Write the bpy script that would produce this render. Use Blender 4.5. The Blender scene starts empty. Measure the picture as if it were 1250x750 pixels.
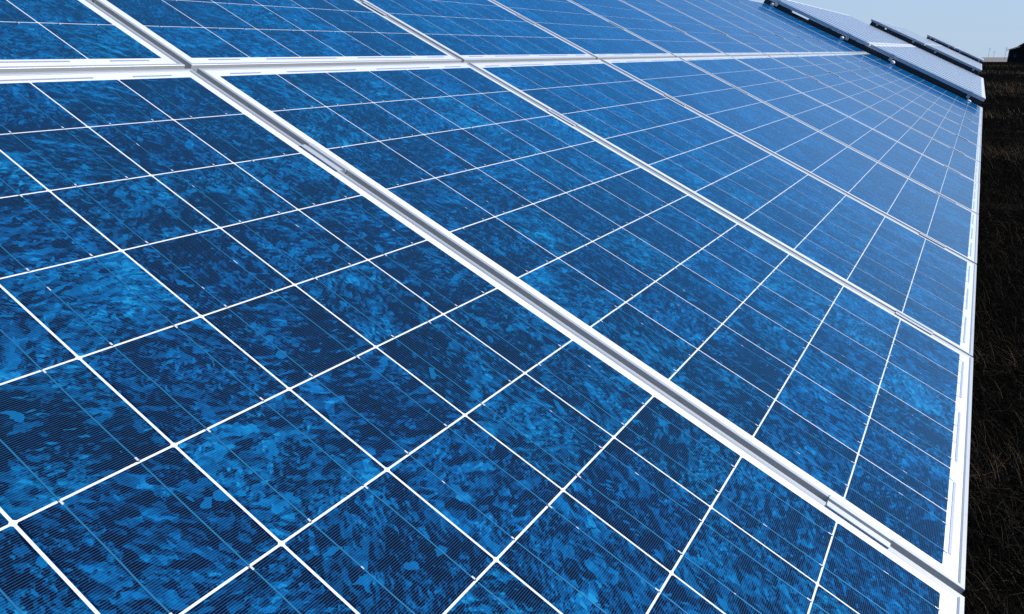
import bpy, bmesh, math, random
import numpy as np
from mathutils import Matrix, Vector

R = math.radians
S = bpy.context.scene
COL = S.collection

# ------------------------------------------------------------------ camera
# frame of the array plane: x along the row, y up the slope, z out of the glass
M3 = Matrix(((0.999977, -0.002885, -0.006176), (0.0, 0.906044, -0.423183), (0.006817, 0.423173, 0.906023)))
ORG = Vector((0, 0, 1.64))
PLANE = Matrix.Translation(ORG) @ M3.to_4x4()
cam_d = bpy.data.cameras.new('camera')
cam = bpy.data.objects.new('camera', cam_d)
COL.objects.link(cam)
CR = Matrix(((0.503837, 0.266933, -0.82152), (-0.863799, 0.155697, -0.479176), (0.0, 0.951055, 0.309022)))
cam.matrix_world = Matrix.Translation(PLANE @ Vector((-0.11478, -1.22342, 0.62029))) @ CR.to_4x4()
cam_d.sensor_width = 36
cam_d.lens = 27.034
cam_d.clip_start = 0.02
cam_d.clip_end = 20000
S.camera = cam

# ------------------------------------------------------------------ light
SUN_EL, SUN_AZ = R(30), R(58)            # azimuth turned from the row direction towards the low edge
sdir = Vector((math.cos(SUN_AZ) * math.cos(SUN_EL), -math.sin(SUN_AZ) * math.cos(SUN_EL), math.sin(SUN_EL)))
w = bpy.data.worlds.new('World')
S.world = w
w.use_nodes = True
wn = w.node_tree
sky = wn.nodes.new('ShaderNodeTexSky')
sky.sky_type = 'NISHITA'
sky.sun_disc = False
sky.sun_elevation = SUN_EL
sky.sun_rotation = math.atan2(sdir.x, sdir.y)
sky.altitude = 200
sky.air_density = 1.0
sky.dust_density = 0.15
sky.ozone_density = 3.0
bg = wn.nodes['Background']
bg.inputs['Strength'].default_value = 0.075
tint = wn.nodes.new('ShaderNodeMix')
tint.data_type = 'RGBA'
tint.blend_type = 'MULTIPLY'
tint.inputs[0].default_value = 1.0
tint.inputs[7].default_value = (0.55, 1.10, 1.60, 1)
wn.links.new(sky.outputs[0], tint.inputs[6])
veil = wn.nodes.new('ShaderNodeMix')      # thin high haze that evens out the sky
veil.data_type = 'RGBA'
wtc = wn.nodes.new('ShaderNodeTexCoord')
wsp = wn.nodes.new('ShaderNodeSeparateXYZ')
wn.links.new(wtc.outputs['Generated'], wsp.inputs[0])
wmr = wn.nodes.new('ShaderNodeMapRange')      # thickest towards the horizon
wmr.interpolation_type = 'SMOOTHSTEP'
wmr.inputs['From Min'].default_value = 0.0
wmr.inputs['From Max'].default_value = 0.36
wmr.inputs['To Min'].default_value = 0.9
wmr.inputs['To Max'].default_value = 0.0
wn.links.new(wsp.outputs[2], wmr.inputs[0])
wn.links.new(wmr.outputs[0], veil.inputs[0])
veil.inputs[7].default_value = (4.7, 5.75, 7.4, 1)
wn.links.new(tint.outputs[2], veil.inputs[6])
wn.links.new(veil.outputs[2], bg.inputs['Color'])
sl = bpy.data.lights.new('sun', 'SUN')
sl.energy = 4.0
sl.angle = R(0.53)
sl.color = (1.0, 0.96, 0.9)
so = bpy.data.objects.new('sun', sl)
COL.objects.link(so)
so.rotation_euler = sdir.to_track_quat('Z', 'Y').to_euler()
so.location = (0, 0, 30)
S.view_settings.view_transform = 'Standard'
S.view_settings.look = 'None'
S.view_settings.gamma = 1
S.view_settings.exposure = 0.45
S.cycles.max_bounces = 6
S.cycles.use_denoising = False

# ------------------------------------------------------------------ node helpers
class NT:
    def __init__(s, name):
        s.m = bpy.data.materials.new(name)
        s.m.use_nodes = True
        s.t = s.m.node_tree
        s.b = s.t.nodes['Principled BSDF']
    def n(s, typ, **kw):
        nd = s.t.nodes.new(typ)
        for k, v in kw.items():
            if k.startswith('i_'):
                key = k[2:]
                nd.inputs[int(key) if key.isdigit() else key.replace('_', ' ')].default_value = v
            else:
                setattr(nd, k, v)
        return nd
    def l(s, a, b):
        s.t.links.new(a, b)
    def math(s, op, a, b=None, c=None, clamp=False):
        nd = s.t.nodes.new('ShaderNodeMath')
        nd.operation = op
        nd.use_clamp = clamp
        for i, v in enumerate((a, b, c)):
            if v is None: continue
            if isinstance(v, (int, float)): nd.inputs[i].default_value = v
            else: s.l(v, nd.inputs[i])
        return nd.outputs[0]
    def mix(s, f, a, b, blend='MIX'):
        nd = s.t.nodes.new('ShaderNodeMix')
        nd.data_type = 'RGBA'
        nd.blend_type = blend
        for i, v in ((0, f), (6, a), (7, b)):
            if isinstance(v, (int, float)): nd.inputs[i].default_value = v
            elif isinstance(v, tuple): nd.inputs[i].default_value = (*v, 1)
            else: s.l(v, nd.inputs[i])
        return nd.outputs[2]
    def ramp(s, f, stops, interp='LINEAR'):
        nd = s.t.nodes.new('ShaderNodeValToRGB')
        nd.color_ramp.interpolation = interp
        el = nd.color_ramp.elements
        while len(el) < len(stops): el.new(0.5)
        for e, (p, c) in zip(el, stops):
            e.position = p
            e.color = (*c, 1) if len(c) == 3 else c
        s.l(f, nd.inputs[0])
        return nd.outputs[0]
    def set(s, **kw):
        for k, v in kw.items():
            k = k.replace('_', ' ')
            if isinstance(v, (int, float)): s.b.inputs[k].default_value = v
            elif isinstance(v, tuple): s.b.inputs[k].default_value = (*v, 1) if len(v) == 3 else v
            else: s.l(v, s.b.inputs[k])
        return s
    def noise(s, vec, scale, detail=3, rough=0.5, dist=0.0, out=0):
        nd = s.n('ShaderNodeTexNoise')
        nd.inputs['Scale'].default_value = scale
        nd.inputs['Detail'].default_value = detail
        nd.inputs['Roughness'].default_value = rough
        nd.inputs['Distortion'].default_value = dist
        if vec is not None: s.l(vec, nd.inputs['Vector'])
        return nd.outputs[out]

COAT_R = 0.09

def mat_cell(name='silicon_cell', fine=True):
    k = NT(name)
    tc = k.n('ShaderNodeTexCoord').outputs['Object']
    sep = k.n('ShaderNodeSeparateXYZ')
    k.l(tc, sep.inputs[0])
    rnd = k.n('ShaderNodeObjectInfo').outputs['Random']
    if not fine:      # one sheet of cells: random number from the cell index
        fx = k.math('FLOOR', k.math('DIVIDE', k.math('ADD', sep.outputs[0], 0.5 * 3 * CU), CU))
        fy = k.math('FLOOR', k.math('DIVIDE', sep.outputs[1], CV))
        cb = k.n('ShaderNodeCombineXYZ')
        k.l(fx, cb.inputs[0]); k.l(fy, cb.inputs[1]); k.l(rnd, cb.inputs[2])
        wnz = k.n('ShaderNodeTexWhiteNoise')
        k.l(cb.outputs[0], wnz.inputs[0])
        rnd = wnz.outputs[0]
    off = k.n('ShaderNodeCombineXYZ')
    k.l(k.math('MULTIPLY', rnd, 37.0), off.inputs[0])
    k.l(k.math('MULTIPLY', rnd, 91.0), off.inputs[1])
    add = k.n('ShaderNodeVectorMath', operation='ADD')
    k.l(tc, add.inputs[0]); k.l(off.outputs[0], add.inputs[1])
    p = add.outputs[0]
    # warp
    def warp(vec, scale, amt, detail=3):
        nz = k.noise(vec, scale, detail, 0.6, 0, 1)
        sb = k.n('ShaderNodeVectorMath', operation='SUBTRACT'); k.l(nz, sb.inputs[0]); sb.inputs[1].default_value = (.5, .5, .5)
        sc = k.n('ShaderNodeVectorMath', operation='SCALE'); k.l(sb.outputs[0], sc.inputs[0]); sc.inputs['Scale'].default_value = amt
        ad = k.n('ShaderNodeVectorMath', operation='ADD'); k.l(vec, ad.inputs[0]); k.l(sc.outputs[0], ad.inputs[1])
        return ad.outputs[0]
    def stretch(vec, ang_mul, sx, sy):
        ro = k.n('ShaderNodeVectorRotate', rotation_type='Z_AXIS')
        k.l(vec, ro.inputs['Vector'])
        k.l(k.math('MULTIPLY', rnd, ang_mul), ro.inputs['Angle'])
        mp = k.n('ShaderNodeVectorMath', operation='MULTIPLY'); k.l(ro.outputs[0], mp.inputs[0]); mp.inputs[1].default_value = (sx, sy, 1)
        ad = k.n('ShaderNodeVectorMath', operation='ADD'); k.l(mp.outputs[0], ad.inputs[0]); k.l(off.outputs[0], ad.inputs[1])
        return ad.outputs[0]
    def vor(vec, scale):
        v = k.n('ShaderNodeTexVoronoi', voronoi_dimensions='2D')
        v.inputs['Scale'].default_value = scale
        k.l(vec, v.inputs['Vector'])
        return v.outputs['Color']
    def val(colr):
        sp = k.n('ShaderNodeSeparateColor'); k.l(colr, sp.inputs[0])
        return sp.outputs[0]
    # the warp noise must differ from wafer to wafer, the warped vector stays near the wafer's centre
    def warp2(scale, amt, detail):
        nz = k.noise(p, scale, detail, 0.6, 0, 1)
        sb = k.n('ShaderNodeVectorMath', operation='SUBTRACT'); k.l(nz, sb.inputs[0]); sb.inputs[1].default_value = (.5, .5, .5)
        sc = k.n('ShaderNodeVectorMath', operation='SCALE'); k.l(sb.outputs[0], sc.inputs[0]); sc.inputs['Scale'].default_value = amt
        ad = k.n('ShaderNodeVectorMath', operation='ADD'); k.l(tc, ad.inputs[0]); k.l(sc.outputs[0], ad.inputs[1])
        return ad.outputs[0]
    w1 = warp2(75, 0.012, 3)
    w2 = warp2(170, 0.006, 3)
    def vorp(vec, scale):
        v = k.n('ShaderNodeTexVoronoi', voronoi_dimensions='2D')
        v.inputs['Scale'].default_value = scale
        k.l(vec, v.inputs['Vector'])
        return val(v.outputs['Color']), v.outputs['Position']
    v1, p1 = vorp(stretch(w1, 6.28, 1.0, 1.7), 40)
    v1b, p1b = vorp(stretch(w1, 23.0, 1.0, 2.2), 82)
    v2, p2 = vorp(stretch(w2, 17.0, 1.0, 1.8), 165)
    v3, _ = vorp(stretch(w2, 41.0, 1.0, 1.8), 300)
    # crystals grow in families: sampled once per crystal so that edges stay crisp
    f1 = k.noise(p1b, 26, 3, 0.65)
    f2 = k.noise(p2, 30, 3, 0.65)
    big = k.noise(p, 8, 2, 0.5)
    sel = k.math('GREATER_THAN', k.noise(p, 13, 4, 0.65), 0.49)
    va = k.math('ADD', k.math('MULTIPLY', v1, 0.34), k.math('MULTIPLY', v1b, 0.34))
    va = k.math('ADD', va, k.math('MULTIPLY', v2, 0.12))
    va = k.math('ADD', va, k.math('MULTIPLY', k.math('SUBTRACT', f1, 0.5), 0.8))
    vb = k.math('ADD', k.math('MULTIPLY', v2, 0.36), k.math('MULTIPLY', v1b, 0.24))
    vb = k.math('ADD', vb, k.math('MULTIPLY', v3, 0.20))
    vb = k.math('ADD', vb, k.math('MULTIPLY', k.math('SUBTRACT', f2, 0.5), 0.9))
    mx = k.n('ShaderNodeMix'); mx.data_type = 'FLOAT'
    k.l(sel, mx.inputs[0]); k.l(vb, mx.inputs[2]); k.l(va, mx.inputs[3])
    t = mx.outputs[0]
    t = k.math('ADD', t, k.math('MULTIPLY', k.math('SUBTRACT', big, 0.5), 0.80))
    t = k.math('ADD', t, k.math('MULTIPLY', k.math('SUBTRACT', k.math('FRACT', k.math('MULTIPLY', rnd, 71.3)), 0.47), 0.22))
    c = k.ramp(t, [(0.0, CD0), (0.36, CD1), (0.44, CM0), (0.60, CM1), (0.74, CB0), (0.90, CB1)])
    # lone bright shards
    w3 = warp2(110, 0.010, 4)
    s1, _ = vorp(stretch(w3, 57.0, 1.0, 2.0), 55)
    s2, _ = vorp(stretch(w3, 29.0, 1.0, 3.2), 110)
    gate = k.math('GREATER_THAN', k.noise(p, 14, 3, 0.6), 0.52)
    sh = k.math('MAXIMUM', k.math('GREATER_THAN', s1, 0.96), k.math('GREATER_THAN', s2, 0.955))
    c = k.mix(k.math('MULTIPLY', k.math('MULTIPLY', sh, gate), 0.75), c, CB0)
    # very fine speckle of the etched wafer
    sp = k.noise(p, 900, 2, 0.5)
    c = k.mix(k.math('MULTIPLY', k.math('SUBTRACT', sp, 0.35, clamp=True), 0.4), c, (0.002, 0.035, 0.11))
    # some wafers lean to teal, some to violet
    wn_ = k.n('ShaderNodeTexWhiteNoise', noise_dimensions='1D'); k.l(rnd, wn_.inputs['W'])
    c = k.mix(1.0, c, k.ramp(wn_.outputs[0], [(0.0, (1.3, 0.94, 1.0)), (0.4, (1.0, 1.0, 1.0)), (0.85, (0.9, 1.04, 0.98)), (1.0, (0.8, 1.12, 1.0))]), 'MULTIPLY')
    if fine:
        # printed silver fingers
        fr = k.math('FRACT', k.math('DIVIDE', k.math('ADD', sep.outputs[1], 1.0), 0.0026))
        ln = k.math('LESS_THAN', k.math('ABSOLUTE', k.math('SUBTRACT', fr, 0.5)), 0.065)
        ed = k.math('LESS_THAN', k.math('ABSOLUTE', sep.outputs[0]), 0.0757)
        ln = k.math('MULTIPLY', ln, ed)
        c = k.mix(k.math('MULTIPLY', ln, 0.75), c, (0.065, 0.135, 0.22))
    k.set(Base_Color=c, Roughness=0.6, Metallic=0.0, Coat_Weight=1.0, Coat_Roughness=COAT_R, Coat_IOR=1.31)
    k.b.inputs['Specular IOR Level'].default_value = 0.0
    k.b.inputs['Specular Tint'].default_value = (0.0, 0.5, 0.9, 1)
    # the blue anti-reflection film brightens at shallow angles
    k.set(Sheen_Weight=1.0, Sheen_Roughness=0.34, Sheen_Tint=(0.0, 0.46, 0.90))
    return k.m

CU, CV = 0.1590, 0.1585
CD0, CD1 = (0.0002, 0.0015, 0.010), (0.0002, 0.007, 0.032)
CM0, CM1 = (0.0001, 0.038, 0.118), (0.0001, 0.078, 0.215)
CB0, CB1 = (0.0002, 0.140, 0.350), (0.008, 0.250, 0.480)

M = {}
M['cell'] = mat_cell()

def simple(name, col, rough, metal=0.0, coat=0.0, bump=None, var=0.0, vscale=8.0, spec=0.5):
    k = NT(name)
    tc = k.n('ShaderNodeTexCoord').outputs['Object']
    c = col
    if var:
        nz = k.noise(tc, vscale, 5, 0.6)
        c = k.mix(nz, tuple(x * (1 - var) for x in col), tuple(min(1, x * (1 + var)) for x in col))
    k.set(Base_Color=c, Roughness=rough, Metallic=metal, Coat_Weight=coat, Coat_Roughness=COAT_R, Coat_IOR=1.45)
    k.b.inputs['Specular IOR Level'].default_value = spec
    if bump:
        b = k.n('ShaderNodeBump'); b.inputs['Strength'].default_value = bump[1]; b.inputs['Distance'].default_value = 0.002
        k.l(k.noise(tc, bump[0], 3), b.inputs['Height'])
        k.l(b.outputs[0], k.b.inputs['Normal'])
    return k.m

def mat_white():
    k = NT('white_backsheet')
    tc = k.n('ShaderNodeTexCoord').outputs['Object']
    nz = k.noise(tc, 14, 5, 0.6)
    c = k.mix(nz, (0.80, 0.80, 0.80), (0.86, 0.86, 0.86))
    k.set(Base_Color=c, Roughness=0.6, Coat_Weight=1.0, Coat_Roughness=COAT_R, Coat_IOR=1.45)
    return k.m
M['white'] = mat_white()

def mat_alu(name, col, rough, metal):
    k = NT(name)
    tc = k.n('ShaderNodeTexCoord').outputs['Object']
    big = k.noise(tc, 6, 4, 0.6)
    fine = k.noise(tc, 300, 2, 0.5)
    c = k.mix(k.math('MULTIPLY', big, 1.0), tuple(x * .88 for x in col), col)
    dirt = k.noise(tc, 33, 6, 0.7)
    dm = k.math('MULTIPLY', k.math('SUBTRACT', dirt, 0.56, clamp=True), 2.2, clamp=True)
    c = k.mix(dm, c, (0.30, 0.29, 0.27))
    k.set(Base_Color=c, Metallic=metal, Roughness=k.math('ADD', k.math('MULTIPLY', fine, 0.16), rough))
    return k.m
M['alu'] = mat_alu('anodised_aluminium', (0.50, 0.515, 0.515), 0.42, 0.3)
M['clamp'] = mat_alu('milled_aluminium', (0.58, 0.60, 0.61), 0.42, 0.3)
M['steel'] = simple('galvanised_steel', (0.22, 0.225, 0.23), 0.55, 0.5, var=0.2, vscale=20)
M['busbar'] = simple('soldered_busbar_ribbon', (0.03, 0.24, 0.42), 0.38, 0.5, 1.0)
M['solder_glint'] = simple('painted_solder_glint', (0.75, 0.72, 0.72), 0.4, 0.2, 1.0)  # pale colour stands in for glints on the solder
M['strip'] = simple('tinned_bus_strip', (0.46, 0.48, 0.51), 0.45, 0.3, 1.0, var=0.25, vscale=220)

def mat_farcells(name, cr, ior, cw, add):
    k = NT(name)
    tc = k.n('ShaderNodeTexCoord').outputs['Object']
    sep = k.n('ShaderNodeSeparateXYZ'); k.l(tc, sep.inputs[0])
    nz = k.noise(tc, 60, 5, 0.7)
    c = k.ramp(nz, [(0.35, CD1), (0.5, CM0), (0.65, CM1)])
    c = k.mix(0.8, c, add)
    k.set(Base_Color=c, Roughness=0.45, Coat_Weight=cw, Coat_Roughness=cr, Coat_IOR=ior)
    k.b.inputs['Specular IOR Level'].default_value = 0.1
    return k.m
M['farcell'] = mat_farcells('module_cells', 0.20, 1.38, 1.0, (0.09, 0.12, 0.17))
M['farcell_smooth'] = mat_farcells('glossy_module_cells', 0.14, 1.4, 1.0, (0.30, 0.31, 0.31))

# ------------------------------------------------------------------ mesh helpers
class MB:
    def __init__(s):
        s.v, s.f, s.mi = [], [], []
    def box(s, x0, x1, y0, y1, z0, z1, mi=0):
        b = len(s.v)
        s.v += [(x0, y0, z0), (x1, y0, z0), (x1, y1, z0), (x0, y1, z0), (x0, y0, z1), (x1, y0, z1), (x1, y1, z1), (x0, y1, z1)]
        for f in ((3, 2, 1, 0), (4, 5, 6, 7), (0, 1, 5, 4), (1, 2, 6, 5), (2, 3, 7, 6), (3, 0, 4, 7)):
            s.f.append([b + i for i in f]); s.mi.append(mi)
        return s
    def prism(s, prof, axis, a, b_, mi=0, closed=True):
        # prof: list of 2D points in the plane across the axis, extruded from a to b_
        n = len(prof); base = len(s.v)
        for t in (a, b_):
            for (p, q) in prof:
                s.v.append((t, p, q) if axis == 'x' else (p, t, q) if axis == 'y' else (p, q, t))
        for i in range(n if closed else n - 1):
            j = (i + 1) % n
            s.f.append([base + i, base + j, base + n + j, base + n + i]); s.mi.append(mi)
        if closed:
            s.f.append([base + i for i in range(n)][::-1]); s.mi.append(mi)
            s.f.append([base + n + i for i in range(n)]); s.mi.append(mi)
        return s
    def cyl(s, c, r0, r1, z0, z1, n=12, axis='z', mi=0):
        base = len(s.v)
        for (r, t) in ((r0, z0), (r1, z1)):
            for i in range(n):
                a = 2 * math.pi * i / n
                p, q = c[0] + r * math.cos(a), c[1] + r * math.sin(a)
                s.v.append((p, q, t) if axis == 'z' else (t, p, q) if axis == 'x' else (p, t, q))
        for i in range(n):
            j = (i + 1) % n
            s.f.append([base + i, base + j, base + n + j, base + n + i]); s.mi.append(mi)
        s.f.append([base + i for i in range(n)][::-1]); s.mi.append(mi)
        s.f.append([base + n + i for i in range(n)]); s.mi.append(mi)
        return s
    def mesh(s, name, mats, bevel=0.0, smooth=False):
        me = bpy.data.meshes.new(name)
        me.from_pydata(s.v, [], s.f)
        for m in mats: me.materials.append(m)
        me.polygons.foreach_set('material_index', s.mi)
        bm = bmesh.new(); bm.from_mesh(me)
        bmesh.ops.recalc_face_normals(bm, faces=bm.faces)
        if bevel:
            bmesh.ops.bevel(bm, geom=list(bm.edges), offset=bevel, segments=1, affect='EDGES', clamp_overlap=True)
        bm.to_mesh(me); bm.free()
        if smooth: me.shade_smooth()
        return me

def ob(name, mesh, parent=None, mw=None, **props):
    o = bpy.data.objects.new(name, mesh)
    COL.objects.link(o)
    if parent is not None: o.parent = parent
    if mw is not None:
        o.matrix_world = mw
    for k_, v_ in props.items(): o[k_] = v_
    return o

ORD = ['first', 'second', 'third', 'fourth', 'fifth', 'sixth', 'seventh', 'eighth', 'ninth', 'tenth', 'eleventh', 'twelfth', 'thirteenth',
       'fourteenth', 'fifteenth', 'sixteenth', 'seventeenth', 'eighteenth', 'nineteenth', 'twentieth']

# ------------------------------------------------------------------ ground, field, barn
def mat_ground():
    k = NT('dark_dry_turf')
    tc = k.n('ShaderNodeTexCoord').outputs['Object']
    mp = k.n('ShaderNodeMapping'); mp.inputs['Scale'].default_value = (1, 0.22, 1); k.l(tc, mp.inputs[0])
    big = k.noise(mp.outputs[0], 0.16, 5, 0.65)
    mid = k.noise(mp.outputs[0], 1.7, 6, 0.7)
    fine = k.noise(tc, 24, 6, 0.75)
    c = k.ramp(fine, [(0.3, (0.0015, 0.0015, 0.0015)), (0.55, (0.005, 0.0046, 0.0042)), (0.78, (0.018, 0.015, 0.012))])
    m2 = k.math('MULTIPLY', k.math('SUBTRACT', mid, 0.52, clamp=True), 3.0, clamp=True)
    m3 = k.math('MULTIPLY', k.math('SUBTRACT', big, 0.50, clamp=True), 5.0, clamp=True)
    c = k.mix(k.math('MULTIPLY', m2, m3), c, (0.085, 0.068, 0.042))
    k.set(Base_Color=c, Roughness=0.95)
    k.b.inputs['Specular IOR Level'].default_value = 0.0
    b = k.n('ShaderNodeBump'); b.inputs['Strength'].default_value = 0.9; b.inputs['Distance'].default_value = 0.05
    k.l(fine, b.inputs['Height']); k.l(b.outputs[0], k.b.inputs['Normal'])
    return k.m

def mat_straw():
    k = NT('pale_stubble_field')
    tc = k.n('ShaderNodeTexCoord').outputs['Object']
    nz = k.noise(tc, 0.02, 5, 0.7)
    c = k.ramp(nz, [(0.3, (0.16, 0.135, 0.11)), (0.7, (0.27, 0.225, 0.18))])
    k.set(Base_Color=c, Roughness=0.95)
    return k.m

rng = random.Random(4)
def swell(x, y):
    # gentle swells running across the view, flat under the array and near the barn
    f = min(1, max(0, (x - 9) / 12)) * min(1, max(0, (300 - x) / 60))
    return f * (0.10 * math.sin(x * 0.21 + 0.3 * math.sin(y * 0.1)) - 0.10 + 0.05 * math.sin(x * 0.55 + y * 0.13))

def build_ground():
    xs = list(np.concatenate([[-9000, -3000, -1000, -300, -100, -40, -15], np.arange(-6, 90, 1.0), np.arange(90, 346, 5), [360, 500, 1000, 3000, 9000]]))
    ys = list(np.concatenate([[-9000, -3000, -1000, -300, -100, -60], np.arange(-40, 21, 2.0), [40, 60, 100, 300, 1000, 3000, 9000]]))
    V = [(x, y, swell(x, y) if -60 < y < 60 else 0.0) for x in xs for y in ys]
    ny = len(ys)
    F = [(i * ny + j, (i + 1) * ny + j, (i + 1) * ny + j + 1, i * ny + j + 1) for i in range(len(xs) - 1) for j in range(ny - 1)]
    me = bpy.data.meshes.new('ground'); me.from_pydata(V, [], F); me.materials.append(mat_ground()); me.shade_smooth()
    ob('ground', me, kind='structure')
build_ground()
fm = MB(); fm.v = [(345, -6000, .05), (9000, -6000, .05), (9000, 6000, .05), (345, 6000, .05)]; fm.f = [[0, 1, 2, 3]]; fm.mi = [0]
ob('field', fm.mesh('field', [mat_straw()]), kind='structure')

# grass: blades in one object
def build_grass():
    g = np.random.default_rng(11)
    def area(n, x0, x1, ylo, yhi, lmin, lmax, wd):
        x = g.uniform(x0, x1, n); y = g.uniform(0, 1, n)
        lo = ylo(x); y = lo + (yhi - lo) * y
        return x, y, g.uniform(lmin, lmax, n), np.full(n, wd)
    parts = [area(60000, 0.6, 8, lambda x: -2.3 - 0.10 * x, -1.0, 0.05, 0.20, 0.0030),
             area(26000, 8, 24, lambda x: -3.2 - 0.10 * x, -0.6, 0.12, 0.34, 0.005),
             area(14000, 24, 90, lambda x: -4.0 - 0.08 * x, -0.5, 0.15, 0.40, 0.014),
             area(9000, 90, 330, lambda x: -5.0 - 0.07 * x, -1, 0.2, 0.5, 0.05)]
    x = np.concatenate([p[0] for p in parts]); y = np.concatenate([p[1] for p in parts])
    L = np.concatenate([p[2] for p in parts]); Wd = np.concatenate([p[3] for p in parts])
    # straw-coloured tussocks along the swells
    tx, ty, tl, tw = [], [], [], []
    for cx, sx, n, wd, ln in ((3.35, .22, 900, .0022, .20), (4.95, .18, 500, .0024, .22), (8.2, .3, 350, .003, .2), (17.3, .8, 1500, .006, .34), (30, 1.0, 700, .012, .3),
                              (57, 4, 2600, .018, .40), (46, 1.2, 500, .018, .3), (110, 6, 1600, .04, .5), (190, 12, 900, .06, .6)):
        k = n // 12
        ccx = g.normal(cx, sx, k); ccy = -1.2 - g.uniform(0, 1, k) * (1.6 + .09 * cx)
        for a, b in zip(ccx, ccy):
            m = 12
            tx.append(g.normal(a, .05 + .004 * cx, m)); ty.append(g.normal(b, .07 + .006 * cx, m)); tl.append(g.uniform(.5, 1.1, m) * ln); tw.append(np.full(m, wd))
    nb = len(x)
    x = np.concatenate([x] + tx); y = np.concatenate([y] + ty); L = np.concatenate([L] + tl); Wd = np.concatenate([Wd] + tw)
    n = len(x)
    tuss = np.zeros(n); tuss[nb:] = 1
    z = np.array([swell(a, b) for a, b in zip(x, y)]) - 0.01
    ang = g.normal(0.6, 1.3, n)                       # lying mostly one way
    lean = g.uniform(0.35, 1.45, n)
    dx, dy = np.cos(ang), np.sin(ang)
    px, py = -dy, dx
    V = np.zeros((n, 7, 3)); seg = (0, .34, .7, 1.0)
    cx_, cy_, cz_ = x.copy(), y.copy(), z.copy()
    cur = np.zeros(n)
    for i, t in enumerate(seg):
        if i:
            st = (t - seg[i - 1]) * L
            a = np.clip(lean * (0.35 + 0.55 * i), 0, 1.75)
            cx_ += dx * np.sin(a) * st; cy_ += dy * np.sin(a) * st; cz_ += np.maximum(np.cos(a), -.1) * st
        hw = Wd * (1 - t * .75) / 2
        if i < 3:
            V[:, 2 * i] = np.stack([cx_ - px * hw, cy_ - py * hw, cz_], 1)
            V[:, 2 * i + 1] = np.stack([cx_ + px * hw, cy_ + py * hw, cz_], 1)
        else: V[:, 6] = np.stack([cx_, cy_, cz_], 1)
    base = (np.arange(n) * 7)[:, None]
    quads = np.concatenate([base + np.array([0, 1, 3, 2]), base + np.array([2, 3, 5, 4])], 0)
    tris = base + np.array([4, 5, 6])
    me = bpy.data.meshes.new('grass')
    me.vertices.add(n * 7); me.vertices.foreach_set('co', V.reshape(-1))
    nq, nt = len(quads), len(tris)
    me.loops.add(nq * 4 + nt * 3)
    me.loops.foreach_set('vertex_index', np.concatenate([quads.reshape(-1), tris.reshape(-1)]).astype(np.int32))
    me.polygons.add(nq + nt)
    ls = np.concatenate([np.arange(nq) * 4, nq * 4 + np.arange(nt) * 3]).astype(np.int32)
    me.polygons.foreach_set('loop_start', ls)
    me.update(calc_edges=True)
    tone = np.where(tuss > 0, g.uniform(.45, 1.0, n), g.uniform(0, 1, n) ** 4 * .85)
    at = me.attributes.new('tone', 'FLOAT', 'POINT')
    at.data.foreach_set('value', np.repeat(tone, 7).astype(np.float32))
    k = NT('dry_grass_blades')
    an = k.n('ShaderNodeAttribute', attribute_name='tone')
    c = k.ramp(an.outputs['Fac'], [(0.0, (0.004, 0.0038, 0.003)), (0.35, (0.015, 0.0135, 0.0105)), (0.6, (0.036, 0.030, 0.022)), (0.8, (0.07, 0.052, 0.034)), (1.0, (0.22, 0.13, 0.07))])
    k.set(Base_Color=c, Roughness=0.8)
    k.b.inputs['Specular IOR Level'].default_value = 0.0
    me.materials.append(k.m)
    ob('grass', me, kind='stuff', label='dark dry matted grass with straw tufts beside the panels', category='grass')
build_grass()

# barn far off at the right edge
M['wood'] = simple('weathered_black_boards', (0.012, 0.012, 0.014), 0.85, var=0.5, vscale=3, spec=0.1)
M['roofing'] = simple('dark_sheet_roofing', (0.010, 0.014, 0.018), 0.9, var=0.4, vscale=1, spec=0.1)
M['darkglass'] = simple('dark_opening', (0.004, 0.004, 0.005), 0.5)
def build_barn():
    bx = 334
    e = ob('barn', None, label='dark wooden barn with a lower lean-to, far off at the edge of the field', category='barn')
    e.empty_display_size = 1
    e.location = (bx, -9, 0)
    def P(n, mb, m, par=e):
        o = ob(n, mb.mesh(n, [m])); o.parent = par; return o
    # local: x 0..14 away from the camera, y 0 .. -18 to the right
    wl = MB().prism([(0, 0), (0, 4.2), (-3.2, 5.3), (-3.2, 0)], 'x', 0, 14)
    P('lean_to_wall', wl, M['wood'])
    wl = MB().prism([(-3.2, 0), (-3.2, 5.6), (-9.2, 9.6), (-15.2, 5.6), (-15.2, 0)], 'x', 0.02, 14.02)
    wall = P('wall', wl, M['wood'])
    slats = MB()
    for i in range(44):
        y = -0.2 - i * 0.34
        slats.box(-0.05, 0.0, y - .03, y + .03, 0.1, 3.9 + (0 if y > -3.2 else 1.2))
    P('board_batten', slats, M['wood'])
    P('lean_to_roof', MB().prism([(0.8, 3.95), (0.8, 4.15), (-3.25, 5.65), (-3.25, 5.4)], 'x', -0.7, 14.7), M['roofing'])
    rf = MB().prism([(-2.6, 5.35), (-2.6, 5.6), (-9.2, 10.0), (-9.2, 9.72)], 'x', -0.8, 14.8)
    rf.prism([(-15.8, 5.35), (-15.8, 5.6), (-9.2, 10.0), (-9.2, 9.72)], 'x', -0.8, 14.8)
    P('roof', rf, M['roofing'])
    d = P('door', MB().box(-0.12, -0.06, -11, -7.4, 0.05, 3.6), M['darkglass'])
    P('window', MB().box(-0.12, -0.06, -2.2, -1.3, 1.6, 2.6), M['darkglass'])
build_barn()

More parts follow.
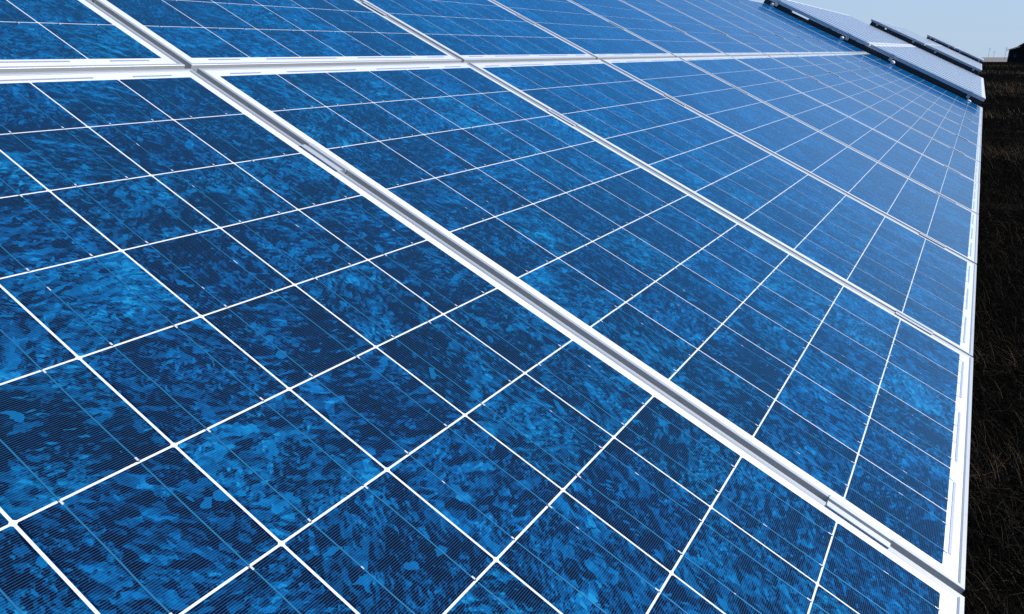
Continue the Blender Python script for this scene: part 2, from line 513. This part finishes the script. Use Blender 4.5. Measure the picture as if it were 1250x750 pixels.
M['pole'] = simple('grey_weathered_pole', (0.75, 0.74, 0.72), 0.8, var=0.3, vscale=2)
for i, (x, y, h, lab) in enumerate(((352, -2.9, 5.0, 'thin pale pole in the stubble field, farthest from the barn'), (357, -4.6, 3.9, 'short thin pole in the stubble field, middle one of three'),
                                    (349, -8.15, 5.2, 'thin pale pole in the stubble field right beside the barn'))):
    mb = MB().cyl((0, 0), .08, .05, 0, h, 8).box(-.06, .06, -.45, .45, h - .5, h - .4)
    ob('utility_pole', mb.mesh('utility_pole', [M['pole']]), mw=Matrix.Translation((x, y, .05)), label=lab, category='pole', group='poles in the far field')

# ------------------------------------------------------------------ solar panels of the near array
D = 1.0224
GAP = 0.0155
PW = D - GAP                        # panel width
V_TOP, V_BOT = -0.034, 1.618        # frame outer edges down the slope (v = -y)
FH = 0.045                          # frame depth

def frame_mesh(name, x0, x1, y0, y1, mat, top=0.0, ft=0.0098, wide=0.0):
    """picture-frame of an extruded profile with mitred corners"""
    prof = [(0, -FH), (0, -0.0006), (0.0006, 0), (0.0070, 0), (0.0080, -0.0005), (ft, -0.0013), (ft, -0.0060), (0.004, -0.0060), (0.004, -FH + 0.002), (0.024, -FH + 0.002), (0.024, -FH)]
    prof = [(d + (wide if .0065 < d < .02 and z > -.01 else 0), z) for d, z in prof]
    V, F = [], []
    cs = [(x0, y0, 1, 1), (x1, y0, -1, 1), (x1, y1, -1, -1), (x0, y1, 1, -1)]
    n = len(prof)
    for (cx, cy, sx, sy) in cs:
        for (d, z) in prof: V.append((cx + sx * d, cy + sy * d, z + top))
    for c in range(4):
        a, b = c * n, ((c + 1) % 4) * n
        for i in range(n):
            j = (i + 1) % n
            F.append((a + i, b + i, b + j, a + j))
    me = bpy.data.meshes.new(name); me.from_pydata(V, [], F); me.materials.append(mat)
    bm = bmesh.new(); bm.from_mesh(me); bmesh.ops.recalc_face_normals(bm, faces=bm.faces); bm.to_mesh(me); bm.free()
    return me

# panel frame: x = 0 is the centre, y = 0 the top of the first cell row, cells run to y = -10 CV
fr_me = frame_mesh('frame', -PW / 2, PW / 2, -V_BOT, -V_TOP, M['alu'])
bs = MB().box(-PW / 2 + .0045, PW / 2 - .0045, -V_BOT + .0045, -V_TOP - .0045, -0.0058, -0.0017)
bs_me = bs.mesh('backsheet', [M['white']])
CS = 0.1557
h, cch = CS / 2, 0.0018
cm = MB(); cm.v = [(-h + cch, -h, 0), (h - cch, -h, 0), (h, -h + cch, 0), (h, h - cch, 0), (h - cch, h, 0), (-h + cch, h, 0), (-h, h - cch, 0), (-h, -h + cch, 0)]
b = len(cm.v); cm.v += [(x, y, -0.0003) for x, y, z in cm.v]
cm.f = [list(range(8)), list(range(15, 7, -1))] + [[i, i + 8, (i + 1) % 8 + 8, (i + 1) % 8] for i in range(8)]; cm.mi = [0] * 10
cell_me = cm.mesh('solar_cell', [M['cell']])
ZC = -0.0013
def busbar_mesh(seed):
    r = random.Random(seed)
    mb = MB()
    for j in range(10):
        y1, y0 = -j * CV - 0.003, -(j + 1) * CV + 0.003
        # slightly wavering ribbon over each cell
        xs = [r.uniform(-.0005, .0005) for _ in range(5)]
        for q in range(4):
            ya, yb = y1 + (y0 - y1) * q / 4, y1 + (y0 - y1) * (q + 1) / 4
            base = len(mb.v); hw = .0008
            mb.v += [(xs[q] - hw, ya, 0), (xs[q] + hw, ya, 0), (xs[q + 1] + hw, yb, 0), (xs[q + 1] - hw, yb, 0)]
            mb.f.append([base, base + 1, base + 2, base + 3]); mb.mi.append(0)
        # tinned bit dipping under the next cell
        mb.box(-.0009, .0009, y0 - .0030, y0 + .0001, -.0002, .00015, 0)
        side = 1 if r.random() < .75 else -1
        ys = y0 + (-.0012 if side > 0 else -.0085)
        mb.box(-.0010, .0012, ys, ys + r.uniform(.0035, .0055), 0.0001, .0004, 1)  # glint painted as a small white bit beside the cell gap
        if r.random() < .25:
            yy = y0 + r.uniform(.02, .12)
            mb.box(-.0007, .0007, yy, yy + r.uniform(.002, .008), 0.0001, .0003, 1)  # stray painted glint further along the ribbon
    return mb.mesh('busbar', [M['busbar'], M['solder_glint']])
bus_mes = [busbar_mesh(i) for i in range(5)]
def strip_mesh(L):
    mb = MB().box(-L / 2, L / 2, -.0022, .0022, 0, .0003)
    return mb.mesh('bus_strip', [M['strip']])
strip_l, strip_s = strip_mesh(CU + CU / 2 - .004), strip_mesh(CU / 2 + .004)

def make_panel():
    root = bpy.data.objects.new('solar_panel', None); COL.objects.link(root); root.empty_display_size = .2
    kids = [('frame', fr_me, (0, 0, 0)), ('backsheet', bs_me, (0, 0, 0))]
    for kx in range(6):
        for j in range(10):
            kids.append(('solar_cell', cell_me, ((kx - 2.5) * CU, -(j + .5) * CV, ZC)))
        for s_, q in ((-1, 0), (1, 1)):
            kids.append(('busbar', bus_mes[(kx * 2 + q) % 5], ((kx - 2.5) * CU + s_ * CU / 4, 0, ZC + .0003)))
    for kx in (0, 2, 4):
        kids.append(('bus_strip', strip_l, ((kx - 2) * CU, -10 * CV - .0085, ZC)))
    for kx in (1, 3):
        kids.append(('bus_strip', strip_l, ((kx - 2) * CU, .0085, ZC)))
    for kx in (-2.5, 2.5):
        kids.append(('bus_strip', strip_s, (kx * CU, .0085, ZC)))
    for n, me, loc in kids:
        o = bpy.data.objects.new(n, me); COL.objects.link(o); o.parent = root; o.location = loc
    return root, kids

proto, kids = make_panel()
rp = random.Random(8)
def place_panel(i, row):
    if (i, row) == (0, 0): root = proto
    else:
        root = proto.copy(); COL.objects.link(root)
        for ch in list(proto.children):
            c = ch.copy(); COL.objects.link(c); c.parent = root
            if c.name.startswith('busbar'): c.data = bus_mes[rp.randrange(5)]
    x = i * D + 3 * CU
    jx, jz, jt = rp.uniform(-.0012, .0012), rp.uniform(-.0008, .0008), rp.uniform(-.0006, .0006)
    if row == 0:
        m = Matrix.Translation((x + jx, 0, jz)) @ Matrix.Rotation(jt, 4, 'Z') @ Matrix.Rotation(rp.uniform(-.0012, .0012), 4, 'Y')
    else:                            # upper row is mounted the other way up
        m = Matrix.Translation((x + jx, 0.086, jz)) @ Matrix.Rotation(math.pi + jt, 4, 'Z')
    root.matrix_world = PLANE @ m
    rw = 'lower' if row == 0 else 'upper'
    if i == 0: lab = f'blue polycrystalline solar panel at the left end of the {rw} row of the near array'
    elif i == 11: lab = f'blue solar panel at the far right end of the {rw} row of the near array'
    else: lab = f'blue polycrystalline solar panel, {ORD[i]} from the left in the {rw} row of the near array'
    root['label'] = lab; root['category'] = 'solar panel'; root['group'] = 'solar panels of the near array'
for row in (0, 1):
    for i in range(12): place_panel(i, row)

# mid clamps in the gaps
def clamp_mesh():
    mb = MB()
    L = 0.05; g = GAP / 2 - .0012
    prof = [(-.0175, 0.0003), (-.0175, .0016), (-g + .0022, .0016), (-g + .0022, -.0135), (g - .0022, -.0135), (g - .0022, .0016), (.0150, .0016), (.0150, .0003),
            (g, .0003), (g, -.0160), (-g, -.0160), (-g, .0003)]
    # U channel with two flanges, extruded along the gap
    n = len(prof); base = len(mb.v)
    for t in (-L, L):
        for p, q in prof: mb.v.append((p, t, q))
    for i in range(n):
        j = (i + 1) % n
        mb.f.append([base + i, base + j, base + n + j, base + n + i]); mb.mi.append(0)
    for c, fl in ((0, True), (n, False)):
        for idx in ((0, 1, 2, 11), (2, 3, 10, 11), (3, 4, 9, 10), (4, 5, 8, 9), (5, 6, 7, 8)):
            q = [base + c + k for k in idx]
            mb.f.append(q[::-1] if fl else q); mb.mi.append(0)
    return mb.mesh('clamp_body', [M['clamp']])
cl_me = clamp_mesh()
bolt_me = MB().cyl((0, 0), .0050, .0048, -.0135, -.0080, 6).cyl((0, 0), .0025, .0020, -.0080, -.0060, 10).mesh('bolt', [M['steel']])
cl0 = None
VR = (0.342, 1.455, -0.428, -1.541)      # where the rails run, measured down the slope
for i in range(11):
    for q, v in enumerate(VR):
        if cl0 is None:
            r0 = bpy.data.objects.new('mid_clamp', None); COL.objects.link(r0); r0.empty_display_size = .05
            ob('clamp_body', cl_me, r0); ob('bolt', bolt_me, r0); r = r0
            cl0 = r0
        else:
            r = cl0.copy(); COL.objects.link(r)
            for ch in cl0.children:
                c = ch.copy(); COL.objects.link(c); c.parent = r
        x = i * D + 3 * CU + D / 2
        r.matrix_world = PLANE @ Matrix.Translation((x, -v + rp.uniform(-.006, .006), 0.0006))
        where = ('upper end', 'lower end')[q] if q < 2 else ('lower end', 'upper end')[q - 2]
        rw = 'lower' if q < 2 else 'upper'
        r['label'] = f'silver clamp, {rw} panel row, {where} of the {ORD[i]} gap from the left'
        r['category'] = 'clamp'; r['group'] = 'mid clamps in the gaps between panels'

# ------------------------------------------------------------------ mounting frames
def mounting(name_label, base, width, ylo, yhi, rails, mesh_rail_over=0.07):
    x0, x1 = 0.0, width
    e = bpy.data.objects.new('mounting_frame', None); COL.objects.link(e)
    e.matrix_world = base
    e['label'] = name_label; e['category'] = 'mounting frame'; e['group'] = 'steel mounting frames under the arrays'
    inv = base.inverted()
    for v in rails:
        mb = MB().prism([(-.02, -FH - .042), (.02, -FH - .042), (.02, -FH - .002), (.006, -FH - .002), (.006, -FH - .012), (-.006, -FH - .012), (-.006, -FH - .002), (-.02, -FH - .002)], 'x', -.05, x1 - x0 + mesh_rail_over)
        o = ob('rail', mb.mesh('rail', [M['clamp']])); o.parent = e; o.location = (0, -v, 0)
    nb = max(2, int((x1 - x0) / 2.4) + 1)
    for i in range(nb):
        x = 0.45 + i * ((x1 - x0) - .9) / (nb - 1)
        o = ob('sloping_beam', MB().box(-.03, .03, ylo + .12, yhi - .12, -FH - .13, -FH - .0435).mesh('sloping_beam', [M['steel']])); o.parent = e; o.location = (x, 0, 0)
        for yy in (ylo + .5, yhi - .6):
            top = base @ Vector((x, yy, -FH - .10))
            gz = swell(top.x, top.y) - .3
            mb = MB().box(-.03, .03, -.03, .03, gz, top.z)
            o = bpy.data.objects.new('post', mb.mesh('post', [M['steel']])); COL.objects.link(o)
            o.parent = e; o.matrix_parent_inverse = inv
            o.matrix_basis = Matrix.Translation((top.x, top.y, 0))
    return e
X0 = 3 * CU - D / 2 + GAP / 2
X1 = X0 + 12 * D - GAP
mounting('galvanised steel frame with rails and posts carrying the near array', PLANE @ Matrix.Translation((X0, 0, 0)), X1 - X0, -V_BOT, 1.70, VR)

def end_clamp_mesh():
    mb = MB().prism([(-.002, .0035), (-.012, .0035), (-.012, .0005), (-.001, .0005), (-.001, -.040), (.022, -.040), (.022, -.036), (.002, -.036), (.002, .0035)], 'y', -.025, .025)
    mb.cyl((.012, 0), .0085, .0085, -.036, -.026, 6).cyl((.012, 0), .004, .004, -.026, -.014, 8)
    return mb.mesh('end_clamp', [M['clamp']])
ec_me = end_clamp_mesh()
cap_me = bpy.data.meshes.new('rail_cap')
_bm = bmesh.new(); bmesh.ops.create_uvsphere(_bm, u_segments=16, v_segments=10, radius=0.036); _bm.to_mesh(cap_me); _bm.free(); cap_me.shade_smooth()
M['cap'] = simple('white_plastic_cap', (0.82, 0.80, 0.78), 0.5)
cap_me.materials.append(M['cap'])
levels = ('lowest', 'second lowest', 'third lowest', 'topmost')
for q, v in enumerate((1.455, 0.342, -0.428, -1.541)):
    ob('end_clamp', ec_me, mw=PLANE @ Matrix.Translation((X1 + .001, -v, 0)), label=f'small silver end clamp, {levels[q]} on the far end of the near array', category='clamp', group='end clamps of the near array')
    ob('rail_cap', cap_me, mw=PLANE @ Matrix.Translation((X1 - .015, -v + .03, .022 if q else .004)) @ Matrix.Diagonal((1, .9, .8 if q else .4, 1)),
       label=f'round white end cap, {levels[q]} in the slot beyond the near array', category='cap', group='round white caps at the end of the near array')

# ------------------------------------------------------------------ arrays beyond
FP = 0.61                             # pitch of the narrow panels
FW = FP - 0.016
M['farframe'] = simple('white_coated_frame', (0.62, 0.63, 0.66), 0.5, 0.0)
def far_array(name, x0, n, zoff, vbot, lr, rz=0.0, wide=.045, cells=None):
    # vbot: low edge of the array down the slope, lr: length of a panel
    base = PLANE @ Matrix.Translation((x0, -vbot, zoff)) @ Matrix.Rotation(rz, 4, 'Z')
    ff = frame_mesh('frame', -FW / 2, FW / 2, 0, lr, M['farframe'], wide=wide)
    fc = MB().box(-FW / 2 + .0045, FW / 2 - .0045, .0045, lr - .0045, -0.0058, -0.0014).mesh('cell_sheet', [cells or M['farcell']])
    first = None
    for row in (0, 1):
        for i in range(n):
            if first is None:
                root = first = bpy.data.objects.new('narrow_solar_panel', None); COL.objects.link(first)
                ob('frame', ff, first); ob('cell_sheet', fc, first)
            else:
                root = first.copy(); COL.objects.link(root)
                for ch in first.children:
                    c = ch.copy(); COL.objects.link(c); c.parent = root
            root.matrix_world = base @ Matrix.Translation(((i + .5) * FP, row * (lr + .022), rp.uniform(-.001, .001)))
            root['label'] = f'narrow pale panel, {ORD[i]} from the near end in the {"lower" if row == 0 else "upper"} row of the {name} array'
            root['category'] = 'solar panel'; root['group'] = f'narrow panels of the {name} array'
    top = 2 * lr + .022
    vr = [-lr * .12, -lr * .80, -lr * 1.2, -lr * 1.88]
    e = mounting(f'steel frame with rails and posts carrying the {name} array', base, n * FP, 0, top, vr, .02)
    for y0, y1 in ((.03, top * .78), (top * .86, top - .03)):
        o = ob('shade_plate', MB().box(.012, .020, y0, y1, -FH - .14, -FH - .001).mesh('shade_plate', [M['gap_shade']])); o.parent = e  # dark sheet added to stand for the shade below the panels
    return base, vr
M['gap_shade'] = simple('painted_gap_shade', (0.02, 0.022, 0.024), 0.6, 0.0)  # near-black colour imitates the shaded gap under the far arrays
b2 = far_array('second', X1 + 0.03, 14, 0.112, V_BOT - .035, 1.652, R(.30))
b3 = far_array('third', 21.3, 15, 0.235, 1.42, 1.36, R(.2), .006, M['farcell_smooth'])
b4 = far_array('fourth', 31.2, 12, 0.335, 1.374, .98, 0, .006, M['farcell_smooth'])
for nm, (bb, vr) in (('second', b2), ('third', b3)):
    for q, v in enumerate(vr):
        ob('end_clamp', ec_me, mw=bb @ Matrix.Translation((.0075, -v, 0)) @ Matrix.Rotation(math.pi, 4, 'Z'),
           label=f'small silver end clamp, {levels[q]} on the near end of the {nm} array', category='clamp', group=f'end clamps of the {nm} array')
